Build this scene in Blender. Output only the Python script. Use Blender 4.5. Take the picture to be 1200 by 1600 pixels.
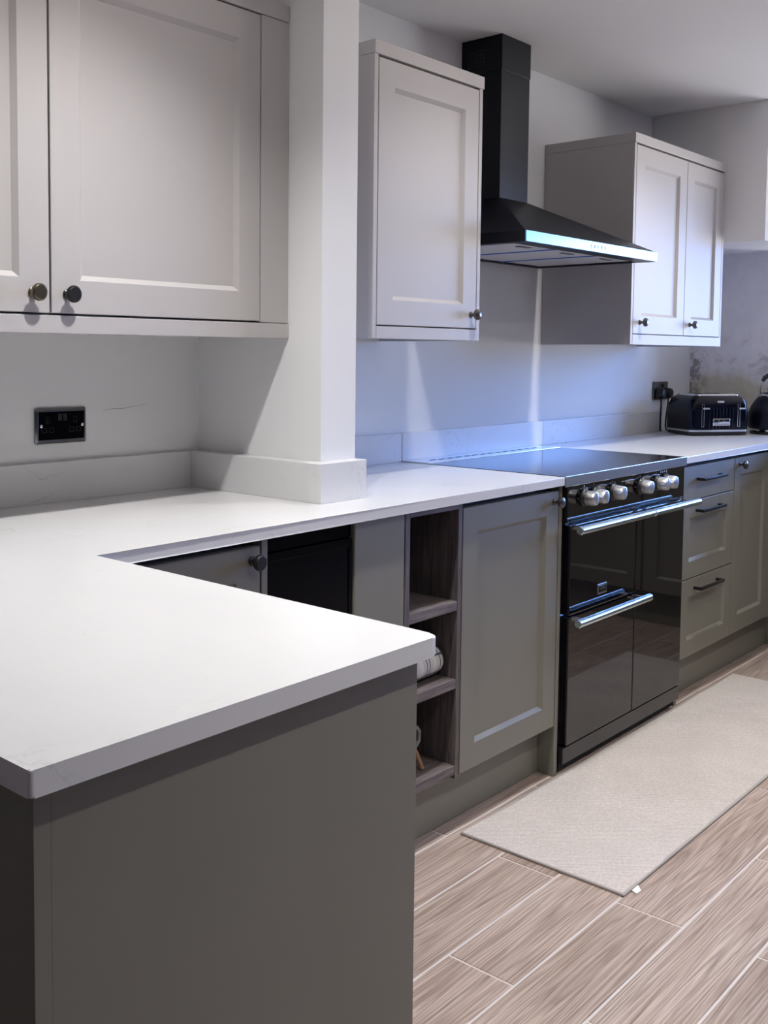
import bpy, bmesh, math, random
from mathutils import Vector, Matrix

random.seed(7)
for o in list(bpy.data.objects):
    bpy.data.objects.remove(o, do_unlink=True)
SC = bpy.context.scene
COL = SC.collection
PI = math.pi

# ------------------------------------------------------------------ camera
F, PU, PV = 1620.2, 482.7, 656.3
YAW, PITCH, ROLL = 0.8240, -0.06404, 0.0063
CAM = Vector((-1.0725, -1.5055, 1.2679))
fw = Vector((math.sin(YAW)*math.cos(PITCH), math.cos(YAW)*math.cos(PITCH), math.sin(PITCH)))
r0 = Vector((math.cos(YAW), -math.sin(YAW), 0)); u0 = r0.cross(fw)
rr = math.cos(ROLL)*r0 + math.sin(ROLL)*u0
uu = -math.sin(ROLL)*r0 + math.cos(ROLL)*u0
cd = bpy.data.cameras.new('camera'); cam = bpy.data.objects.new('camera', cd); COL.objects.link(cam)
cd.sensor_fit = 'HORIZONTAL'; cd.sensor_width = 36; cd.lens = F*36/1200
cd.shift_x = (600-PU)/1200; cd.shift_y = (PV-800)/1200
cd.clip_start = 0.02
m = Matrix((rr, uu, -fw)).transposed().to_4x4(); m.translation = CAM
cam.matrix_world = m
SC.camera = cam

# ------------------------------------------------------------------ light
W = bpy.data.worlds.new('sky'); SC.world = W; W.use_nodes = True
bg = W.node_tree.nodes['Background']
bg.inputs[1].default_value = 22.0
_n = W.node_tree.nodes; _tc = _n.new('ShaderNodeTexCoord'); _sp = _n.new('ShaderNodeSeparateXYZ'); _rp = _n.new('ShaderNodeValToRGB')
W.node_tree.links.new(_tc.outputs['Generated'], _sp.inputs[0]); W.node_tree.links.new(_sp.outputs['Z'], _rp.inputs[0]); W.node_tree.links.new(_rp.outputs[0], bg.inputs[0])
_rp.color_ramp.elements[0].position = 0.0; _rp.color_ramp.elements[0].color = (0.55, 0.535, 0.53, 1)      # dull ground below the horizon
_rp.color_ramp.elements[1].position = 0.02; _rp.color_ramp.elements[1].color = (0.19, 0.39, 1.0, 1)       # dusk-blue sky
SC.view_settings.view_transform = 'Standard'; SC.view_settings.look = 'None'
SC.view_settings.exposure = 0.2; SC.view_settings.gamma = 1.0
SC.view_settings.use_curve_mapping = False

XEND = 4.03; YW = 0.623; ZC = 2.356; XL = -4.0; YF = -4.2
XD, YN = 5.6, 0.20                        # far wall of the added nook, and where the end wall stops to admit daylight
WIN = (-2.45, -0.20, 0.95, 2.12)          # unseen window opening, sized and placed for the blue daylight: y0, y1, z0, z1
pl = bpy.data.lights.new('window_portal', 'AREA'); pl.shape = 'RECTANGLE'
pl.size = WIN[1]-WIN[0]; pl.size_y = WIN[3]-WIN[2]; pl.cycles.is_portal = True
po = bpy.data.objects.new('window_portal', pl); COL.objects.link(po)
po.location = (XD+0.02, (WIN[0]+WIN[1])/2, (WIN[2]+WIN[3])/2)
po.rotation_euler = Vector((-1, 0, 0)).to_track_quat('-Z', 'Y').to_euler()
LAMPS = [(0.14, -0.24, 70), (1.385, -0.24, 33), (2.60, -0.285, 50),
         (0.14, -1.55, 52), (1.385, -1.55, 52), (2.60, -1.55, 66)]
for (x, y, p) in LAMPS:
    l = bpy.data.lights.new('downlight_beam', 'SPOT'); l.energy = p; l.spot_size = math.radians(116)
    l.spot_blend = 1.0; l.shadow_soft_size = 0.028; l.color = (1.0, 0.985, 0.955)
    o = bpy.data.objects.new('downlight_beam', l); COL.objects.link(o); o.location = (x, y, ZC-0.012)

# ------------------------------------------------------------------ helpers
def box(bm, x0, x1, y0, y1, z0, z1, bev=0.0, seg=2):
    v = [bm.verts.new((x, y, z)) for x in (x0, x1) for y in (y0, y1) for z in (z0, z1)]
    fs = [bm.faces.new([v[i] for i in q]) for q in
          ((0, 1, 3, 2), (4, 6, 7, 5), (0, 4, 5, 1), (2, 3, 7, 6), (0, 2, 6, 4), (1, 5, 7, 3))]
    if bev > 0:
        es = list({e for f in fs for e in f.edges})
        bmesh.ops.bevel(bm, geom=es, offset=bev, segments=seg, profile=0.5, affect='EDGES')

def frame_of(d):
    d = d.normalized(); a = Vector((0, 0, 1)) if abs(d.z) < 0.9 else Vector((1, 0, 0))
    s = d.cross(a).normalized(); return s, d.cross(s).normalized()

def lathe(bm, prof, origin, axis, n=24, cap0=True, cap1=True, sx=1.0, sy=1.0):
    """prof: list of (radius, distance along the axis)"""
    axis = Vector(axis).normalized(); s, t = frame_of(axis); origin = Vector(origin); rings = []
    for r, h in prof:
        rings.append([bm.verts.new(origin + axis*h + (s*math.cos(2*PI*k/n)*sx + t*math.sin(2*PI*k/n)*sy)*r) for k in range(n)])
    for a, b in zip(rings, rings[1:]):
        for k in range(n):
            bm.faces.new((a[k], a[(k+1) % n], b[(k+1) % n], b[k]))
    if cap0: bm.faces.new(rings[0][::-1])
    if cap1: bm.faces.new(rings[-1])

def tube(bm, pts, r, n=8):
    pts = [Vector(p) for p in pts]; rings = []
    up = None
    for i, p in enumerate(pts):
        d = (pts[min(i+1, len(pts)-1)] - pts[max(i-1, 0)]).normalized()
        if up is None: s, t = frame_of(d)
        else:
            s = (up - d*up.dot(d)).normalized(); t = d.cross(s)
        up = s
        ri = r[i] if isinstance(r, (list, tuple)) else r
        rings.append([bm.verts.new(p + (s*math.cos(2*PI*k/n) + t*math.sin(2*PI*k/n))*ri) for k in range(n)])
    for a, b in zip(rings, rings[1:]):
        for k in range(n): bm.faces.new((a[k], a[(k+1) % n], b[(k+1) % n], b[k]))
    bm.faces.new(rings[0][::-1]); bm.faces.new(rings[-1])

def prism(bm, pts, z0, z1, bev=0.0):
    """extrude a plan outline (x, y) from z0 to z1"""
    a = [bm.verts.new((x, y, z0)) for x, y in pts]; b = [bm.verts.new((x, y, z1)) for x, y in pts]
    n = len(pts); f0 = bm.faces.new(a[::-1]); f1 = bm.faces.new(b)
    for k in range(n): bm.faces.new((a[k], a[(k+1) % n], b[(k+1) % n], b[k]))
    if bev > 0:
        bmesh.ops.bevel(bm, geom=list(f0.edges)+list(f1.edges), offset=bev, segments=2, profile=0.5, affect='EDGES')

def rounded(x0, x1, y0, y1, r, n=5):
    out = []
    for cx, cy, a in ((x1-r, y1-r, 0), (x0+r, y1-r, 1), (x0+r, y0+r, 2), (x1-r, y0+r, 3)):
        for k in range(n+1):
            t = (a + k/n)*PI/2; out.append((cx + r*math.cos(t), cy + r*math.sin(t)))
    return out

def world_loc(o):
    v = Vector((0, 0, 0))
    while o is not None: v += o.location; o = o.parent
    return v

def obj(name, bm, mat, parent=None, smooth=True, local=False, label=None):
    bmesh.ops.recalc_face_normals(bm, faces=bm.faces[:])
    if parent is not None and not local:
        bmesh.ops.translate(bm, verts=bm.verts[:], vec=-world_loc(parent))
    me = bpy.data.meshes.new(name); bm.to_mesh(me); bm.free()
    me.materials.append(mat)
    if smooth:
        me.polygons.foreach_set('use_smooth', [True]*len(me.polygons))
        me.set_sharp_from_angle(angle=math.radians(32))
    o = bpy.data.objects.new(name, me); COL.objects.link(o)
    if parent is not None: o.parent = parent
    if label: o['label'] = label
    return o

def B(name, mat, parent, *dims, bev=0.0012, label=None):
    bm = bmesh.new(); box(bm, *dims, bev=bev); return obj(name, bm, mat, parent, smooth=False, label=label)

def thing(name, label, cat, loc=(0, 0, 0), rz=0.0, group=None):
    o = bpy.data.objects.new(name, None); COL.objects.link(o); o.empty_display_size = 0.05
    o.location = loc; o.rotation_euler = (0, 0, rz)
    return tag(o, label, cat, group)

def tag(o, label, cat, group=None):
    o['label'] = label; o['category'] = cat
    if group: o['group'] = group
    return o

def struct(o, label=None):
    o['kind'] = 'structure'
    if label: o['label'] = label
    return o

# ------------------------------------------------------------------ materials
def mat(name, col, rough=0.5, metal=0.0, spec=0.5, coat=0.0, ior=1.5):
    m = bpy.data.materials.new(name); m.use_nodes = True
    p = m.node_tree.nodes['Principled BSDF']
    p.inputs['Base Color'].default_value = (*col, 1); p.inputs['Roughness'].default_value = rough
    p.inputs['Metallic'].default_value = metal; p.inputs['Specular IOR Level'].default_value = spec
    p.inputs['Coat Weight'].default_value = coat; p.inputs['IOR'].default_value = ior
    return m

class NT:
    def __init__(s, m):
        s.t = m.node_tree; s.p = s.t.nodes['Principled BSDF']
    def n(s, typ, **kw):
        nd = s.t.nodes.new(typ)
        for k, v in kw.items():
            if k in nd.inputs: nd.inputs[k].default_value = v
            else: setattr(nd, k, v)
        return nd
    def l(s, a, b): s.t.links.new(a, b)
    def ramp(s, src, stops):
        r = s.n('ShaderNodeValToRGB'); e = r.color_ramp.elements
        while len(e) < len(stops): e.new(0.5)
        for q, (p, c) in zip(e, stops):
            q.position = p; q.color = (*c, 1) if len(c) == 3 else c
        s.l(src, r.inputs[0]); return r.outputs[0]
    def coords(s, scale=(1, 1, 1), rand=False):
        tc = s.n('ShaderNodeTexCoord'); mp = s.n('ShaderNodeMapping'); mp.inputs['Scale'].default_value = scale
        src = tc.outputs['Object']
        if rand:
            oi = s.n('ShaderNodeObjectInfo'); ad = s.n('ShaderNodeVectorMath', operation='MULTIPLY_ADD')
            cx = s.n('ShaderNodeCombineXYZ')
            for i, k in enumerate((37.0, 91.0, 13.0)):
                mm = s.n('ShaderNodeMath', operation='MULTIPLY'); s.l(oi.outputs['Random'], mm.inputs[0]); mm.inputs[1].default_value = k
                s.l(mm.outputs[0], cx.inputs[i])
            av = s.n('ShaderNodeVectorMath', operation='ADD'); s.l(src, av.inputs[0]); s.l(cx.outputs[0], av.inputs[1]); src = av.outputs[0]
        s.l(src, mp.inputs['Vector']); return mp.outputs[0]
    def noise(s, vec, scale, detail=4, rough=0.5, dist=0.0):
        nd = s.n('ShaderNodeTexNoise'); nd.inputs['Scale'].default_value = scale; nd.inputs['Detail'].default_value = detail
        nd.inputs['Roughness'].default_value = rough; nd.inputs['Distortion'].default_value = dist
        s.l(vec, nd.inputs['Vector']); return nd.outputs['Fac']
    def mix(s, fac, a, b, blend='MIX'):
        nd = s.n('ShaderNodeMix', data_type='RGBA', blend_type=blend)
        for sock, val in ((nd.inputs['Factor'], fac), (nd.inputs['A'], a), (nd.inputs['B'], b)):
            pass
        ins = [i for i in nd.inputs if i.enabled]
        for sock, val in zip((nd.inputs[0], nd.inputs[6], nd.inputs[7]), (fac, a, b)):
            if isinstance(val, (int, float)): sock.default_value = val
            elif isinstance(val, tuple): sock.default_value = (*val, 1)
            else: s.l(val, sock)
        return nd.outputs[2]
    def math(s, op, a, b=0.0):
        nd = s.n('ShaderNodeMath', operation=op)
        for i, v in enumerate((a, b)):
            if isinstance(v, (int, float)): nd.inputs[i].default_value = v
            else: s.l(v, nd.inputs[i])
        return nd.outputs[0]
    def bump(s, h, strength=0.1, dist=0.002):
        b = s.n('ShaderNodeBump'); b.inputs['Strength'].default_value = strength; b.inputs['Distance'].default_value = dist
        s.l(h, b.inputs['Height']); s.l(b.outputs[0], s.p.inputs['Normal'])

def paint(name, col, rough, var=0.04, scale=6.0, bump=0.03):
    m = mat(name, col, rough); t = NT(m); v = t.coords()
    c = t.ramp(t.noise(v, scale, 3), [(0.3, tuple(x*(1-var) for x in col)), (0.7, tuple(min(1, x*(1+var)) for x in col))])
    t.l(c, t.p.inputs['Base Color']); t.bump(t.noise(v, 220, 2), bump, 0.0006)
    return m

M = {}
M['wall'] = paint('white_wall_paint', (0.86, 0.86, 0.865), 0.75, 0.02, 2.0, 0.06)
M['wall_grey'] = paint('bounce_cutting_wall_grey', (0.27, 0.27, 0.275), 0.75, 0.02, 2.0, 0.06)  # grey made up for the unseen walls, to cut bounce light
M['ceil'] = paint('white_ceiling_paint', (0.85, 0.85, 0.85), 0.8, 0.015, 2.0, 0.04)
M['upper'] = paint('light_greige_cabinet_paint', (0.485, 0.463, 0.462), 0.50, 0.012, 5.0, 0.02)
M['upper_side'] = M['upper']
M['base'] = paint('dark_greige_cabinet_paint', (0.208, 0.199, 0.166), 0.45, 0.02, 5.0, 0.02)
M['carcass'] = mat('cabinet_carcass', (0.16, 0.15, 0.145), 0.6)
M['gap'] = mat('dark_gap', (0.012, 0.012, 0.014), 0.8)
M['black'] = mat('black_satin_steel', (0.0025, 0.003, 0.007), 0.42, 0.0, 0.24)
M['blackglass'] = mat('black_gloss_glass', (0.003, 0.003, 0.005), 0.035, 0.0, 0.5, 0.0, 1.54)
M['coolblack'] = mat('deep_black_gloss', (0.0025, 0.0025, 0.003), 0.12, 0.0, 0.22, 0.0, 1.3)
M['hob'] = mat('hob_glass', (0.008, 0.008, 0.011), 0.14, 0.0, 0.2, 0.0, 1.4)
M['enamel'] = mat('black_enamel', (0.006, 0.006, 0.009), 0.12)
M['steel'] = mat('brushed_steel', (0.62, 0.62, 0.63), 0.22, 1.0)
M['chrome'] = mat('polished_steel', (0.78, 0.79, 0.80), 0.14, 1.0)
M['knobsteel'] = mat('brushed_knob_steel', (0.80, 0.80, 0.80), 0.30, 1.0)
M['brass'] = mat('antique_dark_brass', (0.16, 0.135, 0.10), 0.36, 1.0)
M['pewter'] = mat('pewter_knob', (0.16, 0.155, 0.15), 0.30, 1.0)
M['blackmetal'] = mat('black_handle_metal', (0.018, 0.018, 0.02), 0.35, 0.3)
M['nickel'] = mat('black_nickel', (0.30, 0.295, 0.29), 0.16, 1.0)
M['plastic'] = mat('black_plastic', (0.012, 0.012, 0.014), 0.4)
M['navy'] = mat('navy_gloss', (0.0015, 0.0022, 0.009), 0.14, 0.0, 0.32, 0.0)
M['navy_matt'] = mat('navy_satin', (0.002, 0.003, 0.010), 0.34, 0.0, 0.3)
M['filter'] = mat('hood_filter_mesh', (0.66, 0.65, 0.65), 0.45, 0.15)
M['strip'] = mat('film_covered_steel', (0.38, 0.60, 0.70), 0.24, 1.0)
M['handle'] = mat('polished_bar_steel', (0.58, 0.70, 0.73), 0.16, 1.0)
M['film'] = mat('blue_protective_film', (0.02, 0.14, 0.55), 0.4)
M['white'] = mat('white_print', (0.72, 0.72, 0.72), 0.5)
M['frame'] = mat('white_window_frame', (0.80, 0.80, 0.80), 0.35)
M['grout'] = paint('pale_grout', (0.60, 0.545, 0.525), 0.85, 0.04, 12, 0.1)
M['tagcloth'] = mat('white_tag', (0.80, 0.79, 0.78), 0.7)
M['tan'] = mat('tan_leather', (0.36, 0.21, 0.12), 0.6)
M['canvas'] = paint('grey_green_canvas', (0.30, 0.31, 0.28), 0.9, 0.12, 40, 0.2)
M['crack'] = mat('crack_shadow_line', (0.34, 0.33, 0.33), 0.9)
M['felt'] = mat('rug_edge_binding', (0.40, 0.37, 0.355), 0.95)

def m_glass():
    m = bpy.data.materials.new('window_glass'); m.use_nodes = True; nt = m.node_tree
    for n in list(nt.nodes): nt.nodes.remove(n)
    o = nt.nodes.new('ShaderNodeOutputMaterial'); mx = nt.nodes.new('ShaderNodeMixShader'); tr = nt.nodes.new('ShaderNodeBsdfTransparent')
    gl = nt.nodes.new('ShaderNodeBsdfGlossy'); gl.inputs['Roughness'].default_value = 0.02; fr = nt.nodes.new('ShaderNodeFresnel'); fr.inputs[0].default_value = 1.3
    nt.links.new(fr.outputs[0], mx.inputs[0]); nt.links.new(tr.outputs[0], mx.inputs[1]); nt.links.new(gl.outputs[0], mx.inputs[2]); nt.links.new(mx.outputs[0], o.inputs[0])
    return m
M['glass'] = m_glass()

def m_lamp():
    m = mat('lamp_lens', (0.9, 0.9, 0.9), 0.4); p = m.node_tree.nodes['Principled BSDF']
    p.inputs['Emission Color'].default_value = (1, 0.93, 0.86, 1); p.inputs['Emission Strength'].default_value = 165.0
    return m
M['lamp'] = m_lamp()

def m_quartz():
    m = mat('white_quartz', (0.74, 0.735, 0.74), 0.27, 0.0, 0.5); t = NT(m); v = t.coords()
    base = t.ramp(t.noise(v, 3.0, 5), [(0.3, (0.725, 0.722, 0.73)), (0.7, (0.765, 0.762, 0.768))])
    ve = t.noise(v, 5.5, 6, 0.62, 1.6)
    a = t.math('ABSOLUTE', t.math('SUBTRACT', ve, 0.5))
    line = t.ramp(a, [(0.0, (1, 1, 1)), (0.012, (0, 0, 0))])
    gate = t.ramp(t.noise(v, 4.0, 2), [(0.52, (0, 0, 0)), (0.68, (1, 1, 1))])
    f = t.math('MULTIPLY', t.math('MULTIPLY', line, gate), 0.55)
    t.l(t.mix(f, base, (0.40, 0.395, 0.40)), t.p.inputs['Base Color'])
    return m
M['quartz'] = m_quartz()

def m_plank():
    m = mat('oak_look_porcelain', (0.3, 0.25, 0.22), 0.52); t = NT(m)
    v = t.coords((1.3, 9.0, 1.0), True); vw = t.coords((0.42, 9.0, 1.0), True)
    big = t.noise(v, 1.2, 3, 0.5, 0.8)
    wv = t.n('ShaderNodeTexWave', wave_type='BANDS', bands_direction='Y'); wv.inputs['Scale'].default_value = 3.2
    wv.inputs['Distortion'].default_value = 34.0; wv.inputs['Detail'].default_value = 2.0; wv.inputs['Detail Scale'].default_value = 0.7; wv.inputs['Detail Roughness'].default_value = 0.55
    t.l(vw, wv.inputs['Vector'])
    v2 = t.coords((2.4, 135.0, 1.0), True); fine = t.noise(v2, 2.2, 4, 0.65, 0.3)
    c1 = t.ramp(big, [(0.25, (0.330, 0.255, 0.215)), (0.5, (0.405, 0.325, 0.285)), (0.8, (0.455, 0.38, 0.345))])
    w = t.ramp(wv.outputs['Fac'], [(0.0, (0.74, 0.69, 0.66)), (0.22, (0.94, 0.92, 0.91)), (0.70, (1, 1, 1)), (0.95, (1.20, 1.20, 1.20))])
    c2 = t.mix(0.9, c1, w, 'MULTIPLY')
    g = t.ramp(fine, [(0.36, (0.50, 0.44, 0.41)), (0.46, (0.90, 0.88, 0.86)), (0.62, (1.12, 1.11, 1.10))])
    c3 = t.mix(0.75, c2, g, 'MULTIPLY')
    oi = t.n('ShaderNodeObjectInfo'); tone = t.ramp(oi.outputs['Random'], [(0.0, (0.90, 0.88, 0.87)), (0.5, (1, 1, 0.99)), (1.0, (1.06, 1.05, 1.06))])
    t.l(t.mix(1.0, c3, tone, 'MULTIPLY'), t.p.inputs['Base Color']); t.bump(fine, 0.12, 0.001)
    return m
M['plank'] = m_plank()

def m_darkwood():
    m = mat('dark_grey_oak', (0.1, 0.085, 0.085), 0.55); t = NT(m); v = t.coords((1.0, 1.0, 1.0))
    tc = t.n('ShaderNodeTexCoord'); mp = t.n('ShaderNodeMapping'); mp.inputs['Scale'].default_value = (4, 60, 60)
    t.l(tc.outputs['Object'], mp.inputs['Vector'])
    f = t.noise(mp.outputs[0], 2.0, 4, 0.6, 0.5); g = t.noise(v, 9, 3)
    c = t.ramp(f, [(0.3, (0.085, 0.067, 0.066)), (0.55, (0.17, 0.14, 0.137)), (0.75, (0.245, 0.21, 0.205))])
    t.l(t.mix(0.35, c, t.ramp(g, [(0.3, (0.55, 0.55, 0.55)), (0.7, (1.1, 1.1, 1.1))]), 'MULTIPLY'), t.p.inputs['Base Color'])
    t.bump(f, 0.1, 0.001); return m
M['wood'] = m_darkwood()
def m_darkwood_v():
    m = m_darkwood(); m.name = 'shaded_grey_oak_upright'
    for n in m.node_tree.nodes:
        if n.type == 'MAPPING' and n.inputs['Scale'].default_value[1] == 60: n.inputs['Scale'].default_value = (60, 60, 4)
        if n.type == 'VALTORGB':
            for e in n.color_ramp.elements: e.color = [x*0.82 for x in e.color[:3]]+[1]  # uprights and back darkened to paint in the shade inside the unit
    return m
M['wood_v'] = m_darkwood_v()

def m_rug():
    m = mat('beige_woven_rug', (0.5, 0.46, 0.44), 0.95, 0.0, 0.2); t = NT(m); v = t.coords()
    w1 = t.n('ShaderNodeTexWave', wave_type='BANDS', bands_direction='DIAGONAL'); w1.inputs['Scale'].default_value = 62.0
    w1.inputs['Distortion'].default_value = 1.2; w1.inputs['Detail'].default_value = 2.0; t.l(v, w1.inputs['Vector'])
    ch = t.n('ShaderNodeTexChecker'); ch.inputs['Scale'].default_value = 280.0; t.l(v, ch.inputs['Vector'])
    c = t.ramp(w1.outputs['Fac'], [(0.15, (0.53, 0.475, 0.445)), (0.75, (0.66, 0.605, 0.575))])
    sp = t.ramp(t.noise(v, 130, 3), [(0.35, (0.88, 0.87, 0.87)), (0.65, (1.04, 1.04, 1.04))])
    wear = t.ramp(t.noise(v, 5, 4), [(0.35, (0.94, 0.94, 0.94)), (0.65, (1.03, 1.03, 1.03))])
    t.l(t.mix(1.0, t.mix(1.0, c, sp, 'MULTIPLY'), wear, 'MULTIPLY'), t.p.inputs['Base Color'])
    t.bump(w1.outputs['Fac'], 0.5, 0.0012); return m
M['rug'] = m_rug()

def m_oldwall():
    """stripped plaster: lavender-grey old paint with bare sandy plaster and damp stains lower down"""
    m = mat('stripped_plaster', (0.5, 0.5, 0.5), 0.85); t = NT(m); v = t.coords()
    sp = t.n('ShaderNodeSeparateXYZ'); t.l(v, sp.inputs[0])
    n1 = t.noise(v, 3.2, 6, 0.6); n2 = t.noise(v, 16, 5, 0.65); n3 = t.noise(v, 45, 3)
    h = t.math('ADD', sp.outputs['Z'], t.math('MULTIPLY', t.math('SUBTRACT', n1, 0.5), 0.22))
    h = t.math('ADD', h, t.math('MULTIPLY', t.math('SUBTRACT', n2, 0.5), 0.06))
    bare = t.ramp(t.math('SUBTRACT', h, 0.75), [(0.38, (1, 1, 1)), (0.43, (0, 0, 0))])
    old = t.ramp(n2, [(0.3, (0.74, 0.73, 0.78)), (0.7, (0.82, 0.81, 0.86))])
    sand = t.ramp(n2, [(0.3, (0.54, 0.50, 0.41)), (0.7, (0.66, 0.615, 0.52))])
    c = t.mix(bare, old, sand)
    band = t.ramp(t.math('SUBTRACT', h, 0.75), [(0.40, (0, 0, 0)), (0.50, (1, 1, 1)), (0.62, (0, 0, 0))])
    st = t.ramp(t.noise(v, 9.0, 6, 0.72, 0.6), [(0.53, (0, 0, 0)), (0.62, (1, 1, 1))])
    cor = t.ramp(sp.outputs['Y'], [(0.52, (0, 0, 0)), (0.585, (1, 1, 1))])
    low = t.ramp(t.math('SUBTRACT', h, 0.75), [(0.50, (1, 1, 1)), (0.62, (0, 0, 0))])
    cr = t.math('MULTIPLY', t.math('MULTIPLY', t.ramp(t.noise(v, 22, 5, 0.7), [(0.46, (0, 0, 0)), (0.56, (1, 1, 1))]), cor), low)
    s = t.math('MAXIMUM', t.math('MULTIPLY', t.math('MULTIPLY', st, band), 0.55), t.math('MULTIPLY', cr, 0.7))
    t.l(t.mix(s, c, (0.17, 0.15, 0.14)), t.p.inputs['Base Color']); t.bump(t.math('ADD', n2, bare), 0.25, 0.004)
    return m
M['oldwall'] = m_oldwall()

def m_plaid():
    m = mat('plaid_cotton', (0.6, 0.6, 0.6), 0.95, 0, 0.2); t = NT(m); v = t.coords()
    sp = t.n('ShaderNodeSeparateXYZ'); t.l(v, sp.inputs[0])
    ang = t.math('ARCTAN2', sp.outputs['Z'], sp.outputs['Y'])
    def bars(src, freq, off, lo, hi):
        q = t.math('FRACT', t.math('ADD', t.math('MULTIPLY', src, freq), off))
        a = t.math('GREATER_THAN', q, lo); b = t.math('LESS_THAN', q, hi); return t.math('MULTIPLY', a, b)
    x = sp.outputs['X']; f = 17.0
    one = t.math('MAXIMUM', bars(x, f, 0.1, 0.10, 0.16), bars(x, f, 0.1, 0.30, 0.36))
    g = 0.8
    two = t.math('MAXIMUM', bars(ang, g, 0.27, 0.10, 0.17), bars(ang, g, 0.27, 0.42, 0.49))
    grey = t.math('MAXIMUM', bars(x, f, 0.1, 0.6, 0.85), bars(ang, g, 0.27, 0.2, 0.38))
    c = t.mix(t.math('MULTIPLY', grey, 0.5), (0.62, 0.60, 0.58), (0.80, 0.80, 0.82))
    c = t.mix(t.math('MULTIPLY', t.math('MAXIMUM', one, two), 0.9), c, (0.03, 0.035, 0.06))
    t.l(c, t.p.inputs['Base Color']); t.bump(t.noise(v, 400, 2), 0.3, 0.001); return m
M['plaid'] = m_plaid()

# ------------------------------------------------------------------ room shell
bm = bmesh.new(); box(bm, XL-0.1, XD+0.15, YF-0.1, YW+0.15, -0.06, -0.0016)
FL = struct(obj('floor', bm, M['grout'], smooth=False), 'pale grout bed of the wood-look tiled floor')
def plank_mesh(L, wd, key={}):
    k = (round(L, 4), round(wd, 4))
    if k not in key:
        b = bmesh.new(); box(b, -L/2, L/2, -wd/2, wd/2, -0.008, 0.0, bev=0.0012, seg=1)
        bmesh.ops.recalc_face_normals(b, faces=b.faces[:])
        me = bpy.data.meshes.new('plank'); b.to_mesh(me); b.free(); me.materials.append(M['plank']); key[k] = me
    return key[k]
PL, PW_, GP = 0.887, 0.1595, 0.0058
row = -4; SPOTS = []
while True:
    y1 = 0.031 - row*PW_; y0 = y1 - PW_
    if y1 < YF: break
    xs = 1.132 if row % 2 else 0.688
    k = math.floor((XL - xs)/PL)
    c0, c1 = max(y0, YF), min(y1, YW); xe = XD if c1 <= YN else XEND
    while xs + k*PL < xe:
        a = max(xs + k*PL, XL); b = min(xs + (k+1)*PL, xe); k += 1
        if b-a < 0.03 or c1-c0 < 0.02: continue
        SPOTS.append((((a+b)/2-1.2)**2 + ((c0+c1)/2+0.5)**2, a, b, c0, c1))
    row += 1
SPOTS.sort(); fb = bmesh.new()
for i, (dd, a, b, c0, c1) in enumerate(SPOTS):
    if i < 240:
        o = bpy.data.objects.new('plank', plank_mesh(b-a-GP, c1-c0-GP)); COL.objects.link(o)
        o.parent = FL; o.location = ((a+b)/2, (c0+c1)/2, 0)
    else: box(fb, a+GP/2, b-GP/2, c0+GP/2, c1-GP/2, -0.008, 0.0)
fo = obj('far_planks', fb, M['plank'], FL, smooth=False); fo['kind'] = 'stuff'

bm = bmesh.new(); box(bm, XL-0.1, XD+0.15, YF-0.1, YW+0.15, ZC, ZC+0.1)
CE = struct(obj('ceiling', bm, M['ceil'], smooth=False), 'plain white ceiling')
for (x, y, p) in LAMPS:
    bm = bmesh.new(); lathe(bm, [(0.032, 0), (0.036, 0.004), (0.043, 0.004), (0.046, 0.0), (0.032, 0.0)], (x, y, ZC), (0, 0, -1), 28, False, False)
    d = obj('downlight', bm, M['frame'], CE)
    bm = bmesh.new(); lathe(bm, [(0.0315, 0.0), (0.0315, 0.002)], (x, y, ZC), (0, 0, -1), 24); obj('lens', bm, M['lamp'], d)

bm = bmesh.new(); box(bm, XL-0.1, XEND+0.15, YW, YW+0.15, 0, ZC)
WB = struct(obj('wall_back', bm, M['wall'], smooth=False), 'white painted wall behind the kitchen units')
bm = bmesh.new(); tube(bm, [(0.472, YW, 1.1235), (0.50, YW, 1.1262), (0.53, YW, 1.1258), (0.56, YW, 1.1300), (0.612, YW, 1.135)], [0.0003, 0.0006, 0.0007, 0.0005, 0.0002], 6)
obj('crack', bm, M['crack'], WB, label='thin hairline crack in the white paint')
bm = bmesh.new(); box(bm, 0.7862, 0.9148, 0.1755, YW, 0, ZC)
struct(obj('wall_pier', bm, M['wall'], smooth=False), 'white pier jutting out between the wall cabinets')
bm = bmesh.new(); box(bm, XL-0.1, XL, YF, YW, 0, ZC); struct(obj('wall_left', bm, M['wall_grey'], smooth=False), 'unseen side wall of the room, greyed to cut bounce light')
bm = bmesh.new(); box(bm, XL, XD, YF-0.1, YF, 0, ZC); struct(obj('wall_front', bm, M['wall_grey'], smooth=False), 'unseen wall facing the kitchen units, greyed to cut bounce light')
bm = bmesh.new(); box(bm, XEND, XEND+0.15, YN, YW, 0, ZC)
struct(obj('wall_right', bm, M['oldwall'], smooth=False), 'stripped end wall with peeling lavender paint and sandy plaster')
bm = bmesh.new(); box(bm, XEND+0.15, XD, YN, YN+0.15, 0, ZC); struct(obj('wall_added_nook', bm, M['wall'], smooth=False), 'added white side wall of the unseen nook that admits daylight')  # nook added out of view so the blue daylight spreads evenly
bm = bmesh.new()
box(bm, XD, XD+0.15, YF, WIN[0], 0, ZC); box(bm, XD, XD+0.15, WIN[1], YN+0.15, 0, ZC)
box(bm, XD, XD+0.15, WIN[0], WIN[1], 0, WIN[2]); box(bm, XD, XD+0.15, WIN[0], WIN[1], WIN[3], ZC)
struct(obj('wall_added_far', bm, M['wall'], smooth=False), 'added unseen white wall around the far window')
bm = bmesh.new(); box(bm, 3.525, XEND, 0.105, YW, 1.762, ZC, bev=0.002)
struct(obj('wall_bulkhead', bm, M['wall']), 'boxed-in white bulkhead above the stripped end wall')
bm = bmesh.new()
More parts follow.
